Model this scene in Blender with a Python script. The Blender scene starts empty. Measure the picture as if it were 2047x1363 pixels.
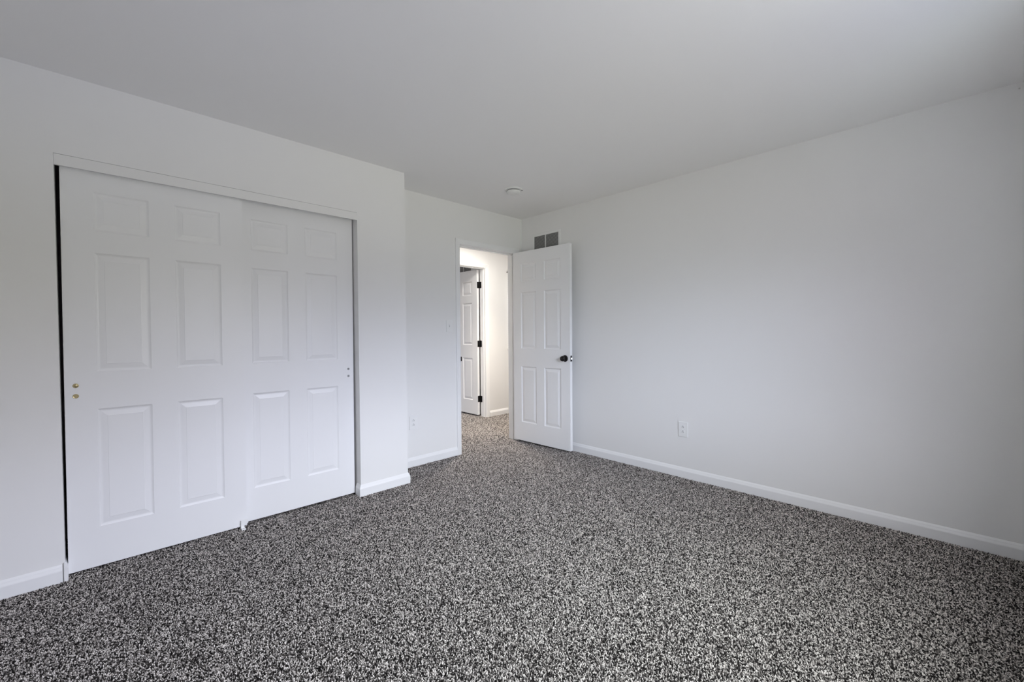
import bpy, bmesh, math, random
import numpy as np
from mathutils import Matrix, Vector

C = bpy.context.scene.collection
SC = bpy.context.scene
R = math.radians
random.seed(7)

# ------------------------------------------------------------------ camera
F_PX, YAW, PITCH, ROLL, CAM_H = 843.06, R(45.886), R(-1.175), R(-0.411), 1.187
cd = bpy.data.cameras.new('camera')
cd.sensor_fit = 'HORIZONTAL'; cd.sensor_width = 36.0
cd.lens = F_PX / 2047 * 36.0
cd.clip_start = 0.02; cd.clip_end = 200
cam = bpy.data.objects.new('camera', cd); C.objects.link(cam)
fw = Vector((math.cos(YAW)*math.cos(PITCH), math.sin(YAW)*math.cos(PITCH), math.sin(PITCH)))
rt = Vector((math.sin(YAW), -math.cos(YAW), 0)); up = rt.cross(fw)
r2 = rt*math.cos(ROLL) + up*math.sin(ROLL); u2 = -rt*math.sin(ROLL) + up*math.cos(ROLL)
cam.matrix_world = Matrix(((r2.x, u2.x, -fw.x, 0), (r2.y, u2.y, -fw.y, 0), (r2.z, u2.z, -fw.z, CAM_H), (0, 0, 0, 1)))
SC.camera = cam

# ------------------------------------------------------------------ plan (metres)
H = 2.44                       # ceiling
YC = 2.9706                    # closet wall, room face
XR = 3.3708                    # right wall, room face
YB = 3.3075                    # doorway wall, room face
XP = 1.7182                    # end of the closet wall
XJL, XJR = -0.1541, 1.3320     # closet opening
T = 0.115                      # wall thickness
Y0, X0 = -0.33, -0.95          # wall behind the camera, wall left of the camera
DX0, DX1, DZ = 2.507, 3.263, 2.045   # doorway between jambs
HY = 4.493                     # far wall of the hall
HB = YB + T                    # hall face of the doorway wall
FX0, FX1 = 3.075, 3.843        # far room doorway between jambs
FRX = 3.95                     # far room right wall
WX0, WX1, WZ0, WZ1 = 0.6, 2.3, 0.75, 2.05   # bedroom window behind the camera

# ------------------------------------------------------------------ light
w = bpy.data.worlds.new('sky'); SC.world = w; w.use_nodes = True
nt = w.node_tree; nt.nodes.clear()
tc = nt.nodes.new('ShaderNodeTexCoord'); sx = nt.nodes.new('ShaderNodeSeparateXYZ')
mr = nt.nodes.new('ShaderNodeMapRange'); mr.inputs[1].default_value = -1; mr.inputs[2].default_value = 1
bg = nt.nodes.new('ShaderNodeBackground'); wo = nt.nodes.new('ShaderNodeOutputWorld')
nt.links.new(tc.outputs['Generated'], sx.inputs[0]); nt.links.new(sx.outputs['Z'], mr.inputs[0])
nt.links.new(bg.outputs[0], wo.inputs[0])
# overcast sky; dark ground, horizon and -x side invented to shape the room light
# radiance at nine heights (sine of elevation), for four compass bearings seen from the windows
SKY_H = (-1, -.6, -.3, -.1, .05, .2, .35, .6, 1)
SKY_X = (-.95, -.5, 0, .5)
SKY = (
    ((4.1, 5.1, 6.0), (5.0, 5.5, 5.5), (1.5, 1.4, 1.2), (1.8, 1.4, 1.7), (0.3, 0.3, 0.3), (3.9, 3.9, 4.9), (7.0, 7.1, 8.1), (10.1, 10.3, 10.9), (8.3, 8.7, 8.6)),
    ((0.3, 0.6, 2.3), (2.5, 2.3, 2.3), (5.7, 5.9, 4.9), (4.6, 5.0, 4.6), (7.6, 8.5, 9.9), (18.8, 20.6, 24.6), (18.6, 20.3, 23.9), (10.7, 11.5, 12.1), (8.8, 9.5, 9.2)),
    ((3.4, 3.8, 4.4), (1.3, 1.3, 1.4), (6.6, 6.7, 6.1), (2.8, 2.7, 2.4), (0.8, 0.8, 1.5), (13.6, 14.5, 18.2), (20.6, 21.6, 24.1), (14.6, 16.0, 16.6), (13.1, 14.3, 14.4)),
    ((9.6, 10.0, 9.7), (4.0, 4.1, 3.9), (5.5, 5.8, 7.7), (2.8, 2.8, 1.4), (2.2, 2.0, 0.8), (9.0, 8.9, 10.4), (19.4, 20.3, 25.0), (20.5, 22.3, 24.2), (19.0, 20.8, 21.2)),
)
az = nt.nodes.new('ShaderNodeVectorMath'); az.operation = 'MULTIPLY'; az.inputs[1].default_value = (1, 1, 0)
nrm = nt.nodes.new('ShaderNodeVectorMath'); nrm.operation = 'NORMALIZE'; sx2 = nt.nodes.new('ShaderNodeSeparateXYZ')
nt.links.new(tc.outputs['Generated'], az.inputs[0]); nt.links.new(az.outputs[0], nrm.inputs[0]); nt.links.new(nrm.outputs[0], sx2.inputs[0])
def ramp(cols):
    r = nt.nodes.new('ShaderNodeValToRGB'); el = r.color_ramp.elements
    el[0].position = 0.0; el[1].position = 1.0
    for z in SKY_H[1:-1]: el.new((z+1)/2)
    for k, c in zip(sorted(el, key=lambda q: q.position), cols): k.color = (c[0]/30, c[1]/30, c[2]/30, 1)
    nt.links.new(mr.outputs[0], r.inputs[0]); return r.outputs[0]
acc = ramp(SKY[0])
for j in range(3):
    f = nt.nodes.new('ShaderNodeMapRange'); f.inputs[1].default_value = SKY_X[j]; f.inputs[2].default_value = SKY_X[j+1]
    nt.links.new(sx2.outputs['X'], f.inputs[0])
    mx = nt.nodes.new('ShaderNodeMix'); mx.data_type = 'RGBA'; mx.clamp_factor = True
    nt.links.new(f.outputs[0], mx.inputs[0]); nt.links.new(acc, mx.inputs[6]); nt.links.new(ramp(SKY[j+1]), mx.inputs[7])
    acc = mx.outputs[2]
nt.links.new(acc, bg.inputs[0]); bg.inputs[1].default_value = 29.8

def portal(name, loc, rot, sx_, sy_):
    l = bpy.data.lights.new(name, 'AREA'); l.shape = 'RECTANGLE'; l.size = sx_; l.size_y = sy_
    l.cycles.is_portal = True
    o = bpy.data.objects.new(name, l); C.objects.link(o); o.location = loc; o.rotation_euler = rot
portal('bedroom_window_daylight', ((WX0+WX1)/2, Y0-T, (WZ0+WZ1)/2), (R(90), 0, 0), WX1-WX0, WZ1-WZ0)
portal('far_room_window_daylight', (0.9-T, 6.15, 1.45), (R(90), 0, R(-90)), 0.9, 1.2)

SC.view_settings.view_transform = 'Standard'
SC.view_settings.look = 'None'
SC.view_settings.gamma = 1.0
SC.view_settings.use_curve_mapping = False
SC.view_settings.exposure = 0.0
SC.cycles.use_denoising = True
SC.cycles.max_bounces = 10
SC.cycles.diffuse_bounces = 8
SC.cycles.sample_clamp_indirect = 6.0

# ------------------------------------------------------------------ materials
def mat(name, col, rough=0.5, metal=0.0, bump=0.0, bscale=200.0, var=0.0, spec=0.5):
    m = bpy.data.materials.new(name); m.use_nodes = True
    n = m.node_tree; b = n.nodes['Principled BSDF']
    b.inputs['Base Color'].default_value = (*col, 1); b.inputs['Roughness'].default_value = rough
    b.inputs['Metallic'].default_value = metal
    b.inputs['Specular IOR Level'].default_value = spec
    if bump or var:
        t = n.nodes.new('ShaderNodeTexCoord'); nz = n.nodes.new('ShaderNodeTexNoise')
        nz.inputs['Scale'].default_value = bscale; nz.inputs['Detail'].default_value = 3
        n.links.new(t.outputs['Object'], nz.inputs['Vector'])
        if bump:
            bp = n.nodes.new('ShaderNodeBump'); bp.inputs['Strength'].default_value = bump; bp.inputs['Distance'].default_value = 0.002
            n.links.new(nz.outputs['Fac'], bp.inputs['Height']); n.links.new(bp.outputs[0], b.inputs['Normal'])
        if var:
            nz2 = n.nodes.new('ShaderNodeTexNoise'); nz2.inputs['Scale'].default_value = bscale*0.1
            n.links.new(t.outputs['Object'], nz2.inputs['Vector'])
            r = n.nodes.new('ShaderNodeValToRGB')
            r.color_ramp.elements[0].color = (*[c*(1-var) for c in col], 1); r.color_ramp.elements[1].color = (*[min(1, c*(1+var)) for c in col], 1)
            n.links.new(nz2.outputs['Fac'], r.inputs[0]); n.links.new(r.outputs[0], b.inputs['Base Color'])
    return m
M_WALL = mat('wall_paint', (0.832, 0.827, 0.817), 0.62, bump=0.05, bscale=260, spec=0.3)
M_CEIL = mat('ceiling_paint', (0.905, 0.90, 0.895), 0.8, bump=0.05, bscale=220, spec=0.2)
M_TRIM = mat('trim_paint', (0.87, 0.87, 0.87), 0.32, bump=0.02, bscale=90)
M_DOOR = mat('door_paint', (0.86, 0.86, 0.865), 0.36, bump=0.03, bscale=120)
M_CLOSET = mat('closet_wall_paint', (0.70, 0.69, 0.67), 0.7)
M_PLATE = mat('white_plastic', (0.84, 0.84, 0.83), 0.3, bump=0.01)
M_IVORY = mat('detector_plastic', (0.82, 0.82, 0.81), 0.4, bump=0.01)
M_BLACK = mat('dark_slot', (0.02, 0.02, 0.022), 0.6, bump=0.02)
M_BRONZE = mat('oil_rubbed_bronze', (0.036, 0.034, 0.034), 0.28, 0.85, bump=0.02)
M_STEEL = mat('satin_nickel', (0.62, 0.61, 0.60), 0.3, 1.0, bump=0.01)
M_BRASS = mat('dull_brass', (0.50, 0.42, 0.24), 0.38, 1.0, bump=0.05, bscale=400)
M_GRILLE = mat('grille_enamel', (0.60, 0.60, 0.59), 0.5, bump=0.02)
M_DUCT = mat('duct_shade', (0.13, 0.128, 0.124), 0.9, bump=0.02)
M_BLIND = mat('blind_vinyl', (0.93, 0.93, 0.92), 0.4, bump=0.01)
M_CORD = mat('blind_cord', (0.8, 0.8, 0.78), 0.8, bump=0.02)

def glass_mat():
    m = bpy.data.materials.new('window_glass'); m.use_nodes = True
    b = m.node_tree.nodes['Principled BSDF']
    b.inputs['Roughness'].default_value = 0.0; b.inputs['Transmission Weight'].default_value = 1.0; b.inputs['IOR'].default_value = 1.02
    return m
M_GLASS = glass_mat()

def lamp_mat():
    m = bpy.data.materials.new('lamp_glass'); m.use_nodes = True
    b = m.node_tree.nodes['Principled BSDF']
    b.inputs['Base Color'].default_value = (0.9, 0.88, 0.84, 1)
    b.inputs['Emission Color'].default_value = (1.0, 0.96, 0.90, 1); b.inputs['Emission Strength'].default_value = 100.0
    return m
M_LAMP = lamp_mat()

def carpet_mat(attr):
    """flecked fibre: each tuft carries its own yarn colour; the plain backing uses a cell texture of the same yarns"""
    m = bpy.data.materials.new('carpet_yarn' if attr else 'carpet_backing'); m.use_nodes = True
    n = m.node_tree; b = n.nodes['Principled BSDF']
    b.inputs['Roughness'].default_value = 0.95; b.inputs['Specular IOR Level'].default_value = 0.1
    r = n.nodes.new('ShaderNodeValToRGB'); el = r.color_ramp.elements
    el[0].position = 0.0; el[0].color = (0.0096, 0.0085, 0.0082, 1)
    el[1].position = 1.0; el[1].color = (0.8448, 0.7896, 0.7462, 1)
    for p, c in ((0.30, (0.0384, 0.0338, 0.0328, 1)), (0.45, (0.1632, 0.1476, 0.1383, 1)), (0.65, (0.3456, 0.3149, 0.2958, 1)), (0.8, (0.6240, 0.5781, 0.5460, 1))):
        k = el.new(p); k.color = c
    if attr:
        a = n.nodes.new('ShaderNodeAttribute'); a.attribute_name = 'yarn'
        n.links.new(a.outputs['Fac'], r.inputs[0])
    else:
        t = n.nodes.new('ShaderNodeTexCoord'); v = n.nodes.new('ShaderNodeTexVoronoi'); v.inputs['Scale'].default_value = 190
        n.links.new(t.outputs['Object'], v.inputs['Vector'])
        s = n.nodes.new('ShaderNodeSeparateColor'); n.links.new(v.outputs['Color'], s.inputs[0]); n.links.new(s.outputs[0], r.inputs[0])
        bp = n.nodes.new('ShaderNodeBump'); bp.inputs['Strength'].default_value = 1.0; bp.inputs['Distance'].default_value = 0.006
        n.links.new(v.outputs['Distance'], bp.inputs['Height']); bp.invert = True; n.links.new(bp.outputs[0], b.inputs['Normal'])
    n.links.new(r.outputs[0], b.inputs['Base Color'])
    return m
M_CARPET = carpet_mat(True); M_BACKING = carpet_mat(False)

# ------------------------------------------------------------------ mesh helpers
def obj(name, bm, m, parent=None, smooth=False):
    me = bpy.data.meshes.new(name); bmesh.ops.recalc_face_normals(bm, faces=bm.faces); bm.to_mesh(me); bm.free()
    me.materials.append(m)
    if smooth:
        for p in me.polygons: p.use_smooth = True
    o = bpy.data.objects.new(name, me); C.objects.link(o)
    if parent: o.parent = parent
    return o
def tag(o, label, cat=None, kind=None, group=None):
    o['label'] = label
    if cat: o['category'] = cat
    if kind: o['kind'] = kind
    if group: o['group'] = group
    return o
def empty(name, loc, rz=0.0):
    o = bpy.data.objects.new(name, None); C.objects.link(o); o.location = loc; o.rotation_euler = (0, 0, rz)
    o.empty_display_size = 0.05
    return o
def box(bm, x0, x1, y0, y1, z0, z1, bev=0.0):
    ge = bmesh.ops.create_cube(bm, size=1)['verts']
    for v in ge:
        v.co = Vector((x0 + (v.co.x+.5)*(x1-x0), y0 + (v.co.y+.5)*(y1-y0), z0 + (v.co.z+.5)*(z1-z0)))
    if bev:
        ed = list({ed for v in ge for ed in v.link_edges})
        bmesh.ops.bevel(bm, geom=ed, offset=bev, segments=2, affect='EDGES', profile=0.6)
def boxes(name, lst, m, parent=None, bev=0.0):
    bm = bmesh.new()
    for b in lst: box(bm, *b, bev=bev)
    return obj(name, bm, m, parent)
def lathe(bm, prof, seg=32, mtx=None):
    """prof: (radius, height) pairs about local z; mtx places it"""
    mtx = mtx or Matrix()
    rings = []
    for r, z in prof:
        if r < 1e-6: rings.append([bm.verts.new(mtx @ Vector((0, 0, z)))])
        else: rings.append([bm.verts.new(mtx @ Vector((r*math.cos(2*math.pi*i/seg), r*math.sin(2*math.pi*i/seg), z))) for i in range(seg)])
    for a, b in zip(rings, rings[1:]):
        for i in range(seg):
            j = (i+1) % seg
            if len(a) == 1: bm.faces.new((a[0], b[i], b[j]))
            elif len(b) == 1: bm.faces.new((a[i], a[j], b[0]))
            else: bm.faces.new((a[i], a[j], b[j], b[i]))
def sweep(bm, prof, path, closed_ends=True):
    """prof: (out, z) pairs; path: list of (point xy, outward normal xy scaled for mitre)"""
    rows = [[bm.verts.new((p[0] + n[0]*o, p[1] + n[1]*o, z)) for o, z in prof] for p, n in path]
    for a, b in zip(rows, rows[1:]):
        for i in range(len(prof)):
            j = (i+1) % len(prof)
            bm.faces.new((a[i], a[j], b[j], b[i]))
    if closed_ends:
        bm.faces.new(rows[0]); bm.faces.new(rows[-1])
def prism(bm, poly, axis, a, b):
    """poly of 2D points extruded along axis ('x': (y,z), 'y': (x,z), 'z': (x,y))"""
    def P(p, t):
        return (t, p[0], p[1]) if axis == 'x' else (p[0], t, p[1]) if axis == 'y' else (p[0], p[1], t)
    A = [bm.verts.new(P(p, a)) for p in poly]; B = [bm.verts.new(P(p, b)) for p in poly]
    bm.faces.new(A); bm.faces.new(B)
    for i in range(len(poly)):
        j = (i+1) % len(poly); bm.faces.new((A[i], A[j], B[j], B[i]))

# ------------------------------------------------------------------ shell
FT = -0.0075                    # top of the carpet backing; the pile rises above it
def structure(name, lst, m, label, cat, bev=0.0):
    return tag(boxes(name, lst, m, bev=bev), label, cat, 'structure')
structure('floor', [(X0-T, 5.4, Y0-T, 7.8, -0.2, FT)], M_BACKING, 'floor of the bedroom and hall under the grey flecked carpet', 'floor')
structure('ceiling', [(X0-T, 5.4, Y0-T, 7.8, H, H+0.12)], M_CEIL, 'flat white painted ceiling above the empty bedroom', 'ceiling')
ZB = -0.0075
structure('wall_left', [(X0-T, XJL, YC, YC+T, ZB, H), (XJL, XJR, YC, YC+T, 2.058, H), (XJR, XP, YC, YC+T, ZB, H)], M_WALL,
          'off-white wall around the sliding closet doors', 'wall')
structure('wall_closet_end', [(XP-T, XP, YC+T, HY, ZB, H)], M_WALL, 'end wall of the closet beside the doorway alcove', 'wall')
structure('wall_back', [(XP, DX0-0.02, YB, HB, ZB, H), (DX0-0.02, DX1+0.02, YB, HB, DZ+0.02, H), (DX1+0.02, 5.4, YB, HB, ZB, H)], M_WALL,
          'narrow off-white back wall with the open doorway to the hall', 'wall')
structure('wall_right', [(XR, XR+T, Y0-T, YB, ZB, H)], M_WALL, 'long blank off-white wall behind the open door', 'wall')
structure('wall_rear', [(X0-T, WX0, Y0-T, Y0, ZB, H), (WX1, XR, Y0-T, Y0, ZB, H), (WX0, WX1, Y0-T, Y0, ZB, WZ0), (WX0, WX1, Y0-T, Y0, WZ1, H)], M_WALL,
          'window wall opposite the closet doors', 'wall')
structure('wall_near_side', [(X0-T, X0, Y0, YC, ZB, H)], M_WALL, 'side wall nearest the left end of the closet wall', 'wall')
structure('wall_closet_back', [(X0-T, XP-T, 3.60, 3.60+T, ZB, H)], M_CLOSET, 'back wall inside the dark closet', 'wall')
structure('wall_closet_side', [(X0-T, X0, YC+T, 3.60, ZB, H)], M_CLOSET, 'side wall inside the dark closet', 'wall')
BX0, BX1, BZ0, BZ1 = 4.33, 5.02, 1.02, 2.03
structure('wall_hall', [(XP-T, FX0-0.02, HY, HY+T, ZB, H), (FX0-0.02, FX1+0.02, HY, HY+T, DZ+0.056, H), (FX1+0.02, BX0, HY, HY+T, ZB, H),
                        (BX0, BX1, HY, HY+T, ZB, BZ0), (BX0, BX1, HY, HY+T, BZ1, H), (BX1, 5.4, HY, HY+T, ZB, H)], M_WALL,
          'warmly lit cream hall wall seen through the doorway', 'wall')
structure('wall_hall_end', [(5.3, 5.4, HB, HY, ZB, H)], M_WALL, 'end wall of the hall beyond the blind', 'wall')
structure('wall_far_right', [(FRX, FRX+T, HY+T, 7.6, ZB, H)], M_WALL, 'wall behind the open door of the room across the hall', 'wall')
structure('wall_far_left', [(0.9-T, 0.9, HY+T, 5.7, ZB, H), (0.9-T, 0.9, 6.6, 7.6, ZB, H), (0.9-T, 0.9, 5.7, 6.6, ZB, 0.85), (0.9-T, 0.9, 5.7, 6.6, 2.05, H)], M_WALL,
          'window wall of the room across the hall', 'wall')
structure('wall_far_back', [(0.9-T, FRX+T, 7.6, 7.7, ZB, H)], M_WALL, 'back wall of the room across the hall', 'wall')

# windows (behind the camera, left of it, and under the hall blind)
def window(name, label, a0, a1, z0, z1, c0, c1, mull=1, along='x'):
    """frame in a wall opening a0..a1 along x (or y), wall thickness c0..c1"""
    def bx(a, b, d, z, t): return (a, b, cm-d, cm+d, z, t) if along == 'x' else (cm-d, cm+d, a, b, z, t)
    fr, cm = 0.05, (c0+c1)/2
    wf = [bx(a0, a0+fr, .03, z0, z1), bx(a1-fr, a1, .03, z0, z1), bx(a0+fr, a1-fr, .03, z0, z0+fr), bx(a0+fr, a1-fr, .03, z1-fr, z1)]
    ed = [a0 + (a1-a0)*k/(mull+1) for k in range(mull+2)]
    for m_ in ed[1:-1]: wf.append(bx(m_-.03, m_+.03, .03, z0+fr, z1-fr))
    o = boxes(name, wf, M_TRIM); tag(o, label, 'window', 'structure')
    zm = (z0+z1)/2
    for a, b in zip(ed, ed[1:]): boxes('meeting_rail', [bx(a+.05, b-.05, .022, zm-.022, zm+.022)], M_TRIM, o)
    return o
window('window_1', 'wide double-hung window opposite the closet, lighting the bedroom', WX0, WX1, WZ0, WZ1, Y0, Y0-T, 1)
window('window_2', 'hall window mostly hidden behind its lowered white blind', BX0, BX1, BZ0, BZ1, HY, HY+T, 0)

# ------------------------------------------------------------------ baseboards
BH, BT = 0.080, 0.0135
PROF = [(0, ZB), (BT, ZB), (BT, 0.052), (BT*0.93, 0.056), (BT*0.62, 0.066), (BT*0.5, 0.071), (BT*0.12, BH), (0, BH)]
def baseboard(name, path, label):
    bm = bmesh.new(); sweep(bm, PROF, path)
    return tag(obj(name, bm, M_TRIM), label, 'baseboard', 'structure')
baseboard('baseboard_left', [((X0, YC), (1, -1)), ((XJL-0.008, YC), (0, -1))], 'short white baseboard left of the closet opening')
baseboard('baseboard_pillar', [((XJR, YC), (-1, -1)), ((XP, YC), (1, -1)), ((XP, YB), (1, -1))], 'white baseboard wrapping the wall end right of the closet')
baseboard('baseboard_back', [((XP, YB), (1, -1)), ((2.4525, YB), (0, -1))], 'white baseboard under the alcove outlet beside the doorway')
baseboard('baseboard_right', [((XR, YB), (-1, -1)), ((XR, Y0), (-1, 1))], 'long white baseboard along the blank wall')
baseboard('baseboard_rear', [((XR, Y0), (-1, 1)), ((X0, Y0), (1, 1))], 'white baseboard under the bedroom window')
baseboard('baseboard_near_side', [((X0, Y0), (1, 1)), ((X0, YC), (1, -1))], 'white baseboard on the side wall nearest the closet')
baseboard('baseboard_hall', [((3.905, HY), (0, -1)), ((4.262, HY), (0, -1))], 'cream-lit baseboard in the hall below the blind')
baseboard('baseboard_far', [((FRX, 7.6), (-1, -1)), ((FRX, HY+T), (-1, 1))], 'baseboard behind the open door across the hall')
# short return pieces inside the closet jambs
bm = bmesh.new(); sweep(bm, PROF, [((XJR, YC), (-1, -1)), ((XJR, YC+0.062), (-1, 0))])
tag(obj('trim_1', bm, M_TRIM), 'short baseboard return inside the closet jamb beside the wall end', 'trim', 'structure')
bm = bmesh.new(); sweep(bm, [(o, z if z < .04 else z+0.008) for o, z in PROF], [((XJL-0.003, YC-BT-0.0015), (1, 0)), ((XJL-0.003, YC+0.10), (1, 0))])
o = obj('trim_2', bm, M_TRIM); tag(o, 'loose gapped baseboard return at the dark closet gap', 'trim', 'structure')

# ------------------------------------------------------------------ closet header board and track
bm = bmesh.new(); box(bm, XJL+.0005, XJR-.0005, YC-0.0008, YC+0.014, 2.0045, 2.0565, bev=0.001)
hd = obj('trim_3', bm, M_WALL); tag(hd, 'white header board hiding the track above the closet doors', 'trim', 'structure')
boxes('track', [(XJL+.001, XJR-.001, YC+0.0265, YC+0.0285, 2.045, 2.057), (XJL+.001, XJR-.001, YC+0.0665, YC+0.0685, 2.045, 2.057),
                (XJL+.001, XJR-.001, YC+0.110, YC+0.112, 2.035, 2.057)], M_GRILLE, hd)

# ------------------------------------------------------------------ six-panel doors
def loop_panel(bm, x0, x1, z0, z1, t, relief):
    """moulded raised panel with both faces, filling its hole in the slab; y = 0 front, y = t back"""
    prof = [(0, 0), (0.003, 0.0035), (0.008, 0.0078), (0.0125, 0.0090), (0.0165, 0.0084), (0.037, 0.0030), (0.0385, 0.0016), (0.041, 0.0016)]
    def ring(i, d, y):
        return [bm.verts.new((x, y, z)) for x, z in ((x0+i, z0+i), (x1-i, z0+i), (x1-i, z1-i), (x0+i, z1-i))]
    ends = []
    for sgn, base in ((1, 0.0), (-1, t)):
        rs = [ring(i, d, base + sgn*d*relief) for i, d in prof]
        for a, b in zip(rs, rs[1:]):
            for k in range(4):
                j = (k+1) % 4; bm.faces.new((a[k], a[j], b[j], b[k]))
        bm.faces.new(rs[-1]); ends.append(rs[0])
    for k in range(4):
        j = (k+1) % 4; bm.faces.new((ends[0][k], ends[0][j], ends[1][j], ends[1][k]))
ROWS = [(0.201, 0.802), (0.992, 1.592), (1.702, 1.897)]
def six_panel(name, width, height, t, relief=1.0, parent=None):
    """slab in local x (0..width), y (0 front .. t back), z (0..height); the frame is the object's own mesh"""
    st = 0.1135*width/0.762; pw = (width - 2*st - 0.108*width/0.762)/2
    xs = [0, st, st+pw, width-st-pw, width-st, width]
    zs = [0] + [z for r in ROWS for z in r] + [height]
    bm = bmesh.new(); vf = {}; vb = {}
    for i, x in enumerate(xs):
        for k, z in enumerate(zs):
            vf[i, k] = bm.verts.new((x, 0, z)); vb[i, k] = bm.verts.new((x, t, z))
    for i in range(5):
        for k in range(len(zs)-1):
            if i in (1, 3) and k in (1, 3, 5): continue
            for v in (vf, vb): bm.faces.new((v[i, k], v[i+1, k], v[i+1, k+1], v[i, k+1]))
    n = len(zs)-1
    for k in range(n):
        for i in (0, 5): bm.faces.new((vf[i, k], vf[i, k+1], vb[i, k+1], vb[i, k]))
    for i in range(5):
        for k in (0, n): bm.faces.new((vf[i, k], vf[i+1, k], vb[i+1, k], vb[i, k]))
    for i in (1, 3):
        for k in (1, 3, 5):
            c = [(i, k), (i+1, k), (i+1, k+1), (i, k+1)]
            for q in range(4):
                a, b = c[q], c[(q+1) % 4]; bm.faces.new((vf[a], vf[b], vb[b], vb[a]))
    o = obj(name, bm, M_DOOR, parent)
    for z0, z1 in ROWS:
        for a, b in ((xs[1], xs[2]), (xs[3], xs[4])):
            pb = bmesh.new(); loop_panel(pb, a, b, z0, z1, t, relief); obj('raised_panel', pb, M_DOOR, o)
    return o

# sliding closet doors: each hangs a hair out of plumb
def pull(parent, x, z, r, m, deep):
    bm = bmesh.new(); mt = Matrix.Translation((x, 0, z)) @ Matrix.Rotation(R(90), 4, 'X')
    lathe(bm, [(0, deep), (r*0.30, deep*0.93), (r*0.60, deep*0.62), (r*0.78, 0.0006), (r*0.88, 0.0014), (r, 0.0009), (r, -0.002)], 28, mt)
    return obj('finger_pull', bm, m, parent, smooth=True)
d1 = six_panel('sliding_closet_door', 0.762, 2.035, 0.0345, 0.6)
d1.location = (-0.1445, YC+0.030, 0.012); d1.rotation_euler = (0, R(0.22), 0)
tag(d1, 'white six-panel sliding closet door in front, beside the dark gap', 'door', 'thing', 'sliding closet doors')
a = pull(d1, 0.0390, 0.926, 0.0112, M_BRASS, 0.004); tag(a, 'brass finger pull, upper, domed in place of its recessed cup')  # dome shaped so its lower half darkens like the recessed cup
a = pull(d1, 0.0385, 0.874, 0.0112, M_BRASS, 0.0009); tag(a, 'flat brass finger pull, lower')
d2 = six_panel('sliding_closet_door', 0.762, 2.035, 0.0345, 0.6)
d2.location = (0.5545, YC+0.072, 0.012); d2.rotation_euler = (0, R(0.22), 0)
tag(d2, 'white six-panel sliding closet door behind, nearer the room doorway', 'door', 'thing', 'sliding closet doors')
for z in (0.920, 0.868):
    bm = bmesh.new(); mt = Matrix.Translation((0.7245, 0, z)) @ Matrix.Rotation(R(90), 4, 'X')
    lathe(bm, [(0, 0.0012), (0.0035, 0.001), (0.0042, -0.003), (0.0052, -0.003), (0.0062, 0.0012), (0.0078, 0.0012), (0.0085, -0.002)], 24, mt)
    a = obj('finger_pull', bm, M_BRONZE, d2); tag(a, 'small dark round finger pull')

# white floor guide that keeps the two doors apart
g = empty('door_guide', (0.592, YC+0.004, 0.0))
tag(g, 'small white plastic closet door guide on the carpet between the doors', 'door guide', 'thing')
bm = bmesh.new(); box(bm, -0.011, 0.011, -0.016, 0.09, -0.004, 0.004, bev=0.001); obj('foot', bm, M_PLATE, g)
bm = bmesh.new(); box(bm, -0.010, 0.0085, 0.012, 0.017, 0.003, 0.050, bev=0.001); obj('upright', bm, M_PLATE, g)
bm = bmesh.new(); box(bm, 0.008, 0.029, 0.012, 0.0165, 0.025, 0.050, bev=0.001); obj('tab', bm, M_PLATE, g)
bm = bmesh.new(); box(bm, -0.010, 0.010, 0.0625, 0.066, 0.003, 0.026, bev=0.0008); obj('upright', bm, M_PLATE, g)
bm = bmesh.new(); lathe(bm, [(0, 0.0052), (0.003, 0.0052), (0.0042, 0.004), (0.0042, 0.003)], 16, Matrix.Translation((0, -0.006, 0))); obj('screw', bm, M_STEEL, g)

# ------------------------------------------------------------------ doorway frame: jambs, stop, casing
def doorway(jname, cname, x0, x1, z1, ya, yb_, stop_y, lab, clab, cw=0.050):
    j = boxes(jname, [(x0-.02, x0, ya, yb_, ZB, z1+.02), (x1, x1+.02, ya, yb_, ZB, z1+.02), (x0, x1, ya, yb_, z1, z1+.02)], M_TRIM)
    tag(j, lab, 'door frame', 'structure')
    boxes('door_stop', [(x0, x0+.010, stop_y, stop_y+.035, ZB, z1-.010), (x1-.010, x1, stop_y, stop_y+.035, ZB, z1-.010), (x0, x1, stop_y, stop_y+.035, z1-.010, z1)], M_TRIM, j)
    # colonial casing: thick outer edge thinning to the opening
    for k, (y, s) in enumerate(((ya, -1), (yb_, 1))):
        P = [(0.0, 0.0), (0.0, 0.007), (0.003, 0.0085), (0.014, 0.0098), (0.017, 0.0100), (0.026, 0.0118), (0.038, 0.0138), (cw-.003, 0.0145), (cw, 0.012), (cw, 0.0)]
        a, b, t = x0-.005, x1+.005, z1+.005
        bm = bmesh.new()
        rows = []
        for (px, pz, ox, oz) in ((a, ZB, -1, 0), (a, t, -1, 1), (b, t, 1, 1), (b, ZB, 1, 0)):
            rows.append([bm.verts.new((px+ox*o_, y+s*h_, pz+oz*o_)) for o_, h_ in P])
        for r_, q_ in zip(rows, rows[1:]):
            for i in range(len(P)):
                jj = (i+1) % len(P); bm.faces.new((r_[i], r_[jj], q_[jj], q_[i]))
        bm.faces.new(rows[0]); bm.faces.new(rows[-1])
        tag(obj(cname[k], bm, M_TRIM), clab[k], 'trim', 'structure')
    return j
jm = doorway('trim_4', ('trim_5', 'trim_6'), DX0, DX1, DZ, YB, HB, YB+0.041, 'white door frame lining the bedroom doorway',
        ('white casing around the bedroom side of the doorway', 'white casing around the hall side of the bedroom doorway'))
fj = doorway('trim_7', ('trim_8', 'trim_9'), FX0, FX1, DZ+.036, HY, HY+T, HY+0.034, 'white door frame lining the far room doorway',
        ('white casing around the doorway across the hall', 'white casing inside the room across the hall'))
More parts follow.
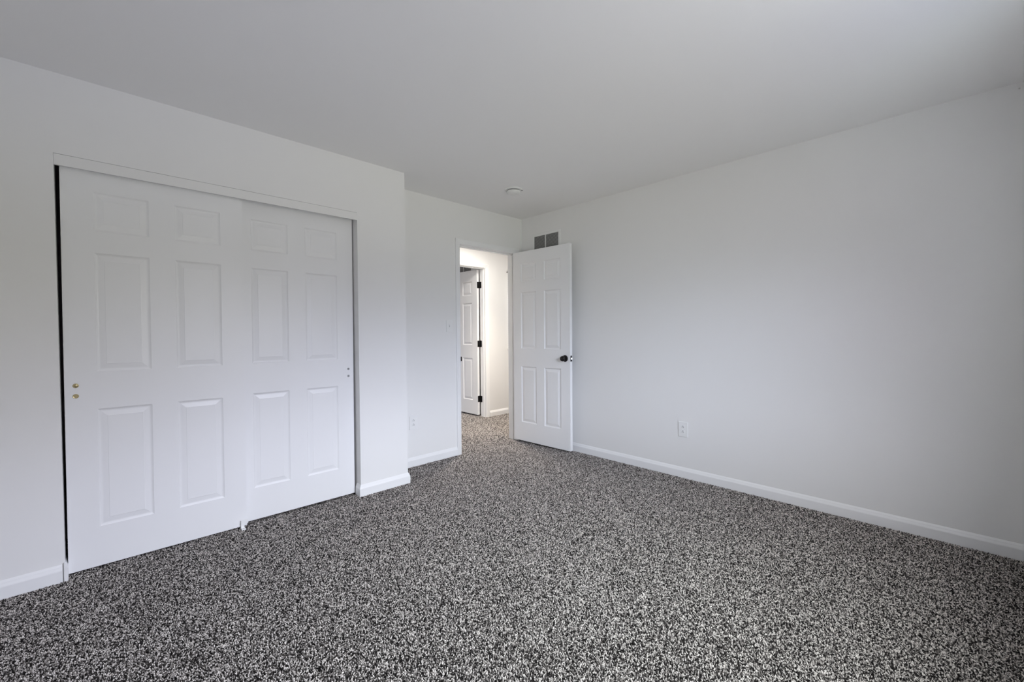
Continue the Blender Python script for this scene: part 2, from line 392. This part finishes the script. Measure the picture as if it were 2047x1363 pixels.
# strike plate whose lip wraps the jamb edge
sp = boxes('strike_plate', [(DX0-.0015, DX0+.0012, YB+.002, YB+.028, 0.903, 0.960), (DX0-.001, DX0+.0022, YB-.0165, YB+.002, 0.909, 0.953)], M_BRONZE, jm)
tag(sp, 'dark bronze strike plate')

# ------------------------------------------------------------------ hinged doors
def knob(parent, x, z, y, s):
    """door knob on face y looking along s (-1 front, +1 back)"""
    mt = Matrix.Translation((x, y, z)) @ Matrix.Rotation(R(90) if s < 0 else R(-90), 4, 'X')
    bm = bmesh.new(); lathe(bm, [(0, 0), (0.0335, 0), (0.0335, 0.003), (0.031, 0.0065), (0.024, 0.009), (0.014, 0.0105), (0.0125, 0.013), (0.0115, 0.022), (0.0115, 0.024), (0, 0.024)], 36, mt)
    ro = obj('rosette', bm, M_BRONZE, parent, smooth=False)
    bm = bmesh.new(); lathe(bm, [(0, 0.022), (0.0125, 0.022), (0.0145, 0.026), (0.021, 0.030), (0.0262, 0.036), (0.0275, 0.0425), (0.026, 0.049), (0.0215, 0.054), (0.0165, 0.0565), (0.0155, 0.0555),
                            (0.0125, 0.0555), (0.0115, 0.0572), (0.006, 0.0585), (0, 0.0588)], 36, mt)
    return obj('knob', bm, M_BRONZE, parent, smooth=True)
def latch(parent, x, z, t):
    s = 1
    bm = bmesh.new(); box(bm, x-.001, x+.0014, t/2-.0125, t/2+.0125, z-.0285, z+.0285, bev=.0006)
    pl = obj('latch_plate', bm, M_BRONZE, parent); tag(pl, 'dark latch plate on the door edge')
    bm = bmesh.new(); prism(bm, [(x+.001, t/2-.006), (x+.011, t/2+.005), (x+.001, t/2+.006)], 'z', z-.008, z+.008)
    obj('latch_bolt', bm, M_STEEL, pl)
    return pl
def hinge(parent, x, y, z, t, leaf):
    bm = bmesh.new()
    lathe(bm, [(0, -.046), (.0052, -.0455), (.0052, .0455), (0, .046)], 16, Matrix.Translation((x, y, z)))
    h = obj('hinge', bm, M_BRONZE, parent)
    boxes('hinge_leaf', leaf, M_BRONZE, h)
    return h
# bedroom door: hinge edge at local x = 0, visible (hall-side) face y = 0
W1, T1, A1 = 0.753, 0.035, R(2.25)
dr = six_panel('door_1', W1, 2.026, T1)
dr.location = (3.2235, 3.2985, 0.021); dr.rotation_euler = (0, 0, R(-90) + A1)
tag(dr, 'white six-panel bedroom door standing open against the blank wall', 'door', 'structure')
knob(dr, W1-.060, 0.906, 0.0, -1); knob(dr, W1-.060, 0.906, T1, 1); latch(dr, W1, 0.906, T1)
for z in (0.23, 1.03, 1.80):
    hinge(dr, -0.004, T1+.006, z, T1, [(-.0012, .0005, T1-.030, T1+.004, z-.0445, z+.0445)])
# far room door: opened into the far room, hinge edge faces the hall
d3 = six_panel('door_2', 0.758, 2.054, T1)
d3.location = (3.798, 4.622, 0.020); d3.rotation_euler = (0, 0, R(90) + R(0.4)); d3.scale = (1, -1, 1)
tag(d3, 'white six-panel door open in the room across the hall', 'door', 'structure')
knob(d3, W1-.060, 0.906, T1, 1); latch(d3, W1, 0.906, T1); knob(d3, W1-.060, 0.906, 0, -1)
for z in (0.225, 1.008, 1.838):
    hinge(d3, -0.004, T1+.005, z, T1, [(-.0015, .0005, T1-.032, T1+.004, z-.0445, z+.0445), (-.046, -.006, T1+.0075, T1+.0095, z-.0445, z+.0445)])

# ------------------------------------------------------------------ electrical plates
def place(o, loc, rz): o.location = loc; o.rotation_euler = (0, 0, rz)
def plate_mesh(wd, ht):
    bm = bmesh.new(); box(bm, -wd/2, wd/2, -0.0055, 0.0005, -ht/2, ht/2, bev=0.0025); return bm
def outlet(label, loc, rz):
    o = empty('outlet', loc, rz); tag(o, label, 'outlet', 'thing', 'duplex wall outlets')
    obj('cover_plate', plate_mesh(0.079, 0.123), M_PLATE, o)
    for s in (1, -1):
        z = s*0.0195
        bm = bmesh.new(); pts = []
        for k in range(24):
            t = 2*math.pi*k/24; pts.append((0.0172*math.cos(t), max(-0.0142, min(0.0142, 0.0172*math.sin(t))) + z))
        prism(bm, pts, 'y', -0.0075, -0.004); rc = obj('receptacle', bm, M_PLATE, o)
        boxes('slot', [(-0.0078, -0.0050, -0.0079, -0.0070, z-.0065, z+.0030), ], M_BLACK, rc)
        boxes('slot', [(0.0052, 0.0078, -0.0079, -0.0070, z-.0055, z+.0025)], M_BLACK, rc)
        bm = bmesh.new(); lathe(bm, [(0, 0.0079), (0.0028, 0.0079), (0.0028, 0.0065)], 12, Matrix.Translation((0, 0, z+.0082)) @ Matrix.Rotation(R(90), 4, 'X')); obj('ground_hole', bm, M_BLACK, rc)
    bm = bmesh.new(); lathe(bm, [(0, 0.0068), (0.003, 0.0066), (0.0034, 0.0052)], 14, Matrix.Rotation(R(90), 4, 'X')); obj('screw', bm, M_PLATE, o)
    return o
outlet('white duplex outlet low in the alcove beside the doorway', (1.972, YB-.0005, 0.388), 0)
outlet('white duplex outlet low on the long blank wall', (XR-.0005, 1.4845, 0.3895), R(-90))
sw = empty('light_switch', (2.3725, YB-.0005, 1.2515), 0); tag(sw, 'white toggle light switch on the wall left of the doorway', 'light switch', 'thing')
obj('cover_plate', plate_mesh(0.071, 0.112), M_PLATE, sw)
boxes('slot', [(-0.0045, 0.0045, -0.0062, -0.004, -0.0115, 0.0115)], M_GRILLE, sw)
bm = bmesh.new(); prism(bm, [(-0.005, -0.0085), (-0.005, 0.0085), (-0.0170, -0.002), (-0.0180, -0.0085)], 'x', -0.0036, 0.0036); obj('toggle', bm, M_PLATE, sw)
for z in (0.0302, -0.0302):
    bm = bmesh.new(); lathe(bm, [(0, 0.0068), (0.0028, 0.0066), (0.0032, 0.0052)], 14, Matrix.Translation((0, 0, z)) @ Matrix.Rotation(R(90), 4, 'X')); obj('screw', bm, M_PLATE, sw)

# ------------------------------------------------------------------ return air grilles (wall on +x side, facing -x)
def grille(label, x, y0, y1, z0, z1, ym):
    o = empty('return_vent', (x, (y0+y1)/2, z0)); tag(o, label, 'vent', 'thing', 'return air grilles')
    a, b, h = y0-(y0+y1)/2, y1-(y0+y1)/2, z1-z0
    m = ym-(y0+y1)/2; fr = 0.027
    # stamped frame with sloping rim
    bm = bmesh.new()
    P = [(0.0, 0.0), (0.0, 0.002), (0.004, 0.0065), (fr-.004, 0.0075), (fr, 0.006), (fr, 0.0)]
    rows = []
    for (cy, cz, sy, sz) in ((a, 0, 1, 1), (b, 0, -1, 1), (b, h, -1, -1), (a, h, 1, -1)):
        rows.append([bm.verts.new((-d, cy+sy*i_, cz+sz*i_)) for i_, d in P])
    for k in range(4):
        r_, q_ = rows[k], rows[(k+1) % 4]
        for i in range(len(P)):
            j = (i+1) % len(P); bm.faces.new((r_[i], r_[j], q_[j], q_[i]))
    obj('frame', bm, M_PLATE, o)
    boxes('duct_shade_sheet', [(-0.0012, -0.0002, a+fr, b-fr, fr, h-fr)], M_DUCT, o)  # flat sheet on the wall; the duct's shade is put into its colour
    boxes('divider', [(-0.0070, -0.001, m-.0045, m+.0045, fr, h-fr)], M_PLATE, o)
    bm = bmesh.new(); n = int((h-2*fr)/0.0080)
    for k in range(n):
        z = fr + (k+.5)*(h-2*fr)/n
        for u, v in ((a+fr, m-.0045), (m+.0045, b-fr)):
            prism(bm, [(-0.0064, z-.0016), (-0.0062, z-.0024), (-0.0012, z+.0010), (-0.0014, z+.0018)], 'y', u, v)
    # prism 'y' takes (x, z)
    obj('louvers', bm, M_GRILLE, o)
    return o
grille('white return air vent above the open bedroom door', XR, 2.752, 3.142, 1.985, 2.241, 2.9555)
grille('return air vent above the open door across the hall', FRX, 4.905, 5.31, 1.965, 2.241, 5.115)

# ------------------------------------------------------------------ smoke detector
s = empty('smoke_detector', (2.613, 2.662, H)); tag(s, 'round white smoke detector on the ceiling near the doorway', 'smoke detector', 'thing')
dn = Matrix.Rotation(math.pi, 4, 'X')
bm = bmesh.new(); lathe(bm, [(0, 0), (0.078, 0), (0.078, 0.006), (0.072, 0.0105), (0.05, 0.0115), (0, 0.0115)], 48, dn); obj('base', bm, M_IVORY, s, smooth=False)
bm = bmesh.new(); lathe(bm, [(0.045, 0.010), (0.0555, 0.0115), (0.0555, 0.0165), (0.045, 0.017)], 48, dn); obj('vent_slot', bm, M_BLACK, s)
bm = bmesh.new(); lathe(bm, [(0.045, 0.0165), (0.0600, 0.0165), (0.0605, 0.019), (0.058, 0.030), (0.052, 0.037), (0.040, 0.0415), (0.02, 0.043), (0, 0.0432)], 48, dn); cp = obj('cap', bm, M_IVORY, s, smooth=True)
bm = bmesh.new(); lathe(bm, [(0.0, 0.0450), (0.008, 0.0448), (0.0095, 0.0425)], 20, Matrix.Translation((0.012, 0.014, 0)) @ dn); obj('test_button', bm, M_PLATE, cp)
bm = bmesh.new(); box(bm, 0.040, 0.052, -0.0595, -0.054, -0.0112, -0.007)
o = obj('indicator', bm, M_BLACK, s); tag(o, 'tiny dark indicator slot')

# small nail left high in the blank wall
nl = empty('nail', (XR, -0.244, 2.406)); tag(nl, 'tiny dark nail high on the blank wall near the ceiling', 'nail', 'thing')
bm = bmesh.new(); lathe(bm, [(0, -0.002), (0.0016, -0.002), (0.0016, 0.007), (0.0036, 0.007), (0.0036, 0.0085), (0, 0.009)], 12, Matrix.Rotation(R(-90), 4, 'Y')); obj('shank', bm, M_STEEL, nl)

# ------------------------------------------------------------------ hall: blind and ceiling lamp
b = empty('window_blind', (4.250, HY, 0.0)); tag(b, 'white mini blind on the hall wall just beyond the door frame', 'blind', 'thing')
bm = bmesh.new(); box(bm, 0.004, 0.80, -0.036, -0.001, 2.066, 2.105, bev=0.002); obj('headrail', bm, M_BLIND, b)
bm = bmesh.new(); box(bm, 0.0, 0.010, -0.040, -0.001, 2.062, 2.072); tag(obj('bracket', bm, M_BLACK, b), 'dark bracket end')
bm = bmesh.new()
for k in range(40):
    z = 2.045 - k*0.0273
    prism(bm, [(-0.0330, z-.0090), (-0.0310, z-.0094), (-0.0265, z-.002), (-0.0215, z+.0085), (-0.0235, z+.0090), (-0.0300, z+.000)], 'x', 0.0, 0.80)
obj('slats', bm, M_BLIND, b)
bm = bmesh.new(); box(bm, 0.0, 0.80, -0.030, -0.008, 0.936, 0.952, bev=0.002); obj('bottom_rail', bm, M_BLIND, b)
bm = bmesh.new(); lathe(bm, [(0.0012, 0.18), (0.0012, 2.05)], 6, Matrix.Translation((0.006, -0.034, 0))); obj('pull_cord', bm, M_CORD, b)
bm = bmesh.new(); lathe(bm, [(0, 0.150), (0.006, 0.152), (0.0045, 0.178), (0.002, 0.186), (0, 0.187)], 12, Matrix.Translation((0.006, -0.034, 0))); obj('tassel', bm, M_PLATE, b)
l = empty('ceiling_light', (3.38, 3.84, H)); tag(l, 'round flush ceiling light in the hall above the doorway', 'ceiling light', 'thing')
bm = bmesh.new(); lathe(bm, [(0, 0), (0.15, 0), (0.15, 0.012), (0.145, 0.018), (0, 0.018)], 40, dn); obj('base', bm, M_PLATE, l)
bm = bmesh.new(); lathe(bm, [(0.128, 0.050), (0.09, 0.0525), (0.04, 0.054), (0, 0.0545)], 40, dn); obj('diffuser', bm, M_LAMP, l, smooth=True)
bm = bmesh.new(); lathe(bm, [(0.128, 0.018), (0.137, 0.018), (0.137, 0.056), (0.133, 0.058), (0.128, 0.056), (0.128, 0.018)], 40, dn); obj('rim', bm, M_STEEL, l)
bl = bpy.data.lights.new('hall_floor_fill', 'SPOT'); bl.energy = 240; bl.color = (1.0, 0.88, 0.75); bl.spot_size = R(100); bl.spot_blend = 0.9; bl.shadow_soft_size = 0.1
bo = bpy.data.objects.new('hall_floor_fill', bl); C.objects.link(bo); bo.location = (3.38, 3.84, H-0.062)   # added spot below the diffuser to brighten the hall floor

# ------------------------------------------------------------------ carpet pile
def carpet():
    rng = np.random.default_rng(11)
    regions = [(X0+.014, XR-.0135, Y0+.0135, YC-.0135, None), (XP+.0135, XR-.0135, YC-.0135, YB-.0135, None), (XJL+.0, XJR, YC-.0135, YC+.06, None),
               (DX0+.001, DX1-.001, YB-.0135, HB, None), (2.2, 4.6, HB, HY-.001, None), (FX0+.001, FX1-.001, HY-.001, HY+T, None), (3.1, FRX-.014, HY+T, 5.3, None)]
    pts = []
    for x0, x1, y0, y1, _ in regions:
        d = 0.0044 if y0 < 3.2 else 0.0050
        nx, ny = int((x1-x0)/d), int((y1-y0)/d)
        gx, gy = np.meshgrid(np.arange(nx)*d + x0 + d/2, np.arange(ny)*d + y0 + d/2)
        p = np.stack([gx.ravel(), gy.ravel()], 1)
        p[:, 0] += rng.uniform(-.5, .5, len(p))*d; p[:, 1] += rng.uniform(-.5, .5, len(p))*d
        p[:, 0] = np.clip(p[:, 0], x0, x1); p[:, 1] = np.clip(p[:, 1], y0, y1)
        pts.append(p)
    p = np.concatenate(pts)
    # only the part of the floor the photo, or a step to its side, can see
    d = np.stack([p[:, 0], p[:, 1], np.full(len(p), -CAM_H)], 1)
    zc = d @ np.array(fw); xc = d @ np.array(r2)/np.maximum(zc, 1e-3); yc = d @ np.array(u2)/np.maximum(zc, 1e-3)
    p = p[(zc > 0.3) & (np.abs(xc) < 1.5) & (yc > -1.05)]
    n = len(p)
    # yarn tone: mostly salt and pepper, slightly clumped
    tone = rng.beta(0.75, 0.75, n)
    h = rng.uniform(0.0055, 0.0088, n); lean = rng.normal(0, 0.0019, (n, 2)); r = rng.uniform(0.0021, 0.0033, n); a0 = rng.uniform(0, 2*np.pi, n)
    V = np.zeros((n, 7, 3), np.float32)
    for k in range(3):
        a = a0 + k*2*np.pi/3
        V[:, k, 0] = p[:, 0] + r*np.cos(a); V[:, k, 1] = p[:, 1] + r*np.sin(a); V[:, k, 2] = FT
        V[:, k+3, 0] = p[:, 0] + lean[:, 0]*.8 + .95*r*np.cos(a+.4); V[:, k+3, 1] = p[:, 1] + lean[:, 1]*.8 + .95*r*np.sin(a+.4); V[:, k+3, 2] = FT + h*.78
    V[:, 6, 0] = p[:, 0] + lean[:, 0]; V[:, 6, 1] = p[:, 1] + lean[:, 1]; V[:, 6, 2] = FT + h
    base = (np.arange(n, dtype=np.int32)*7)[:, None, None]
    tri = np.array([[0, 1, 4], [0, 4, 3], [1, 2, 5], [1, 5, 4], [2, 0, 3], [2, 3, 5], [3, 4, 6], [4, 5, 6], [5, 3, 6]], np.int32)[None]
    idx = (base + tri).reshape(-1)
    me = bpy.data.meshes.new('carpet')
    me.vertices.add(n*7); me.vertices.foreach_set('co', V.reshape(-1))
    nf = n*9
    me.loops.add(nf*3); me.loops.foreach_set('vertex_index', idx)
    me.polygons.add(nf); me.polygons.foreach_set('loop_start', np.arange(nf, dtype=np.int32)*3); me.polygons.foreach_set('loop_total', np.full(nf, 3, np.int32))
    at = me.attributes.new('yarn', 'FLOAT', 'POINT'); at.data.foreach_set('value', np.repeat(tone, 7).astype(np.float32))
    me.update(calc_edges=True)
    me.materials.append(M_CARPET)
    o = bpy.data.objects.new('carpet', me); C.objects.link(o)
    tag(o, 'grey, black and cream flecked cut-pile carpet covering the floor', 'carpet', 'stuff')
    print('tufts', n)
carpet()
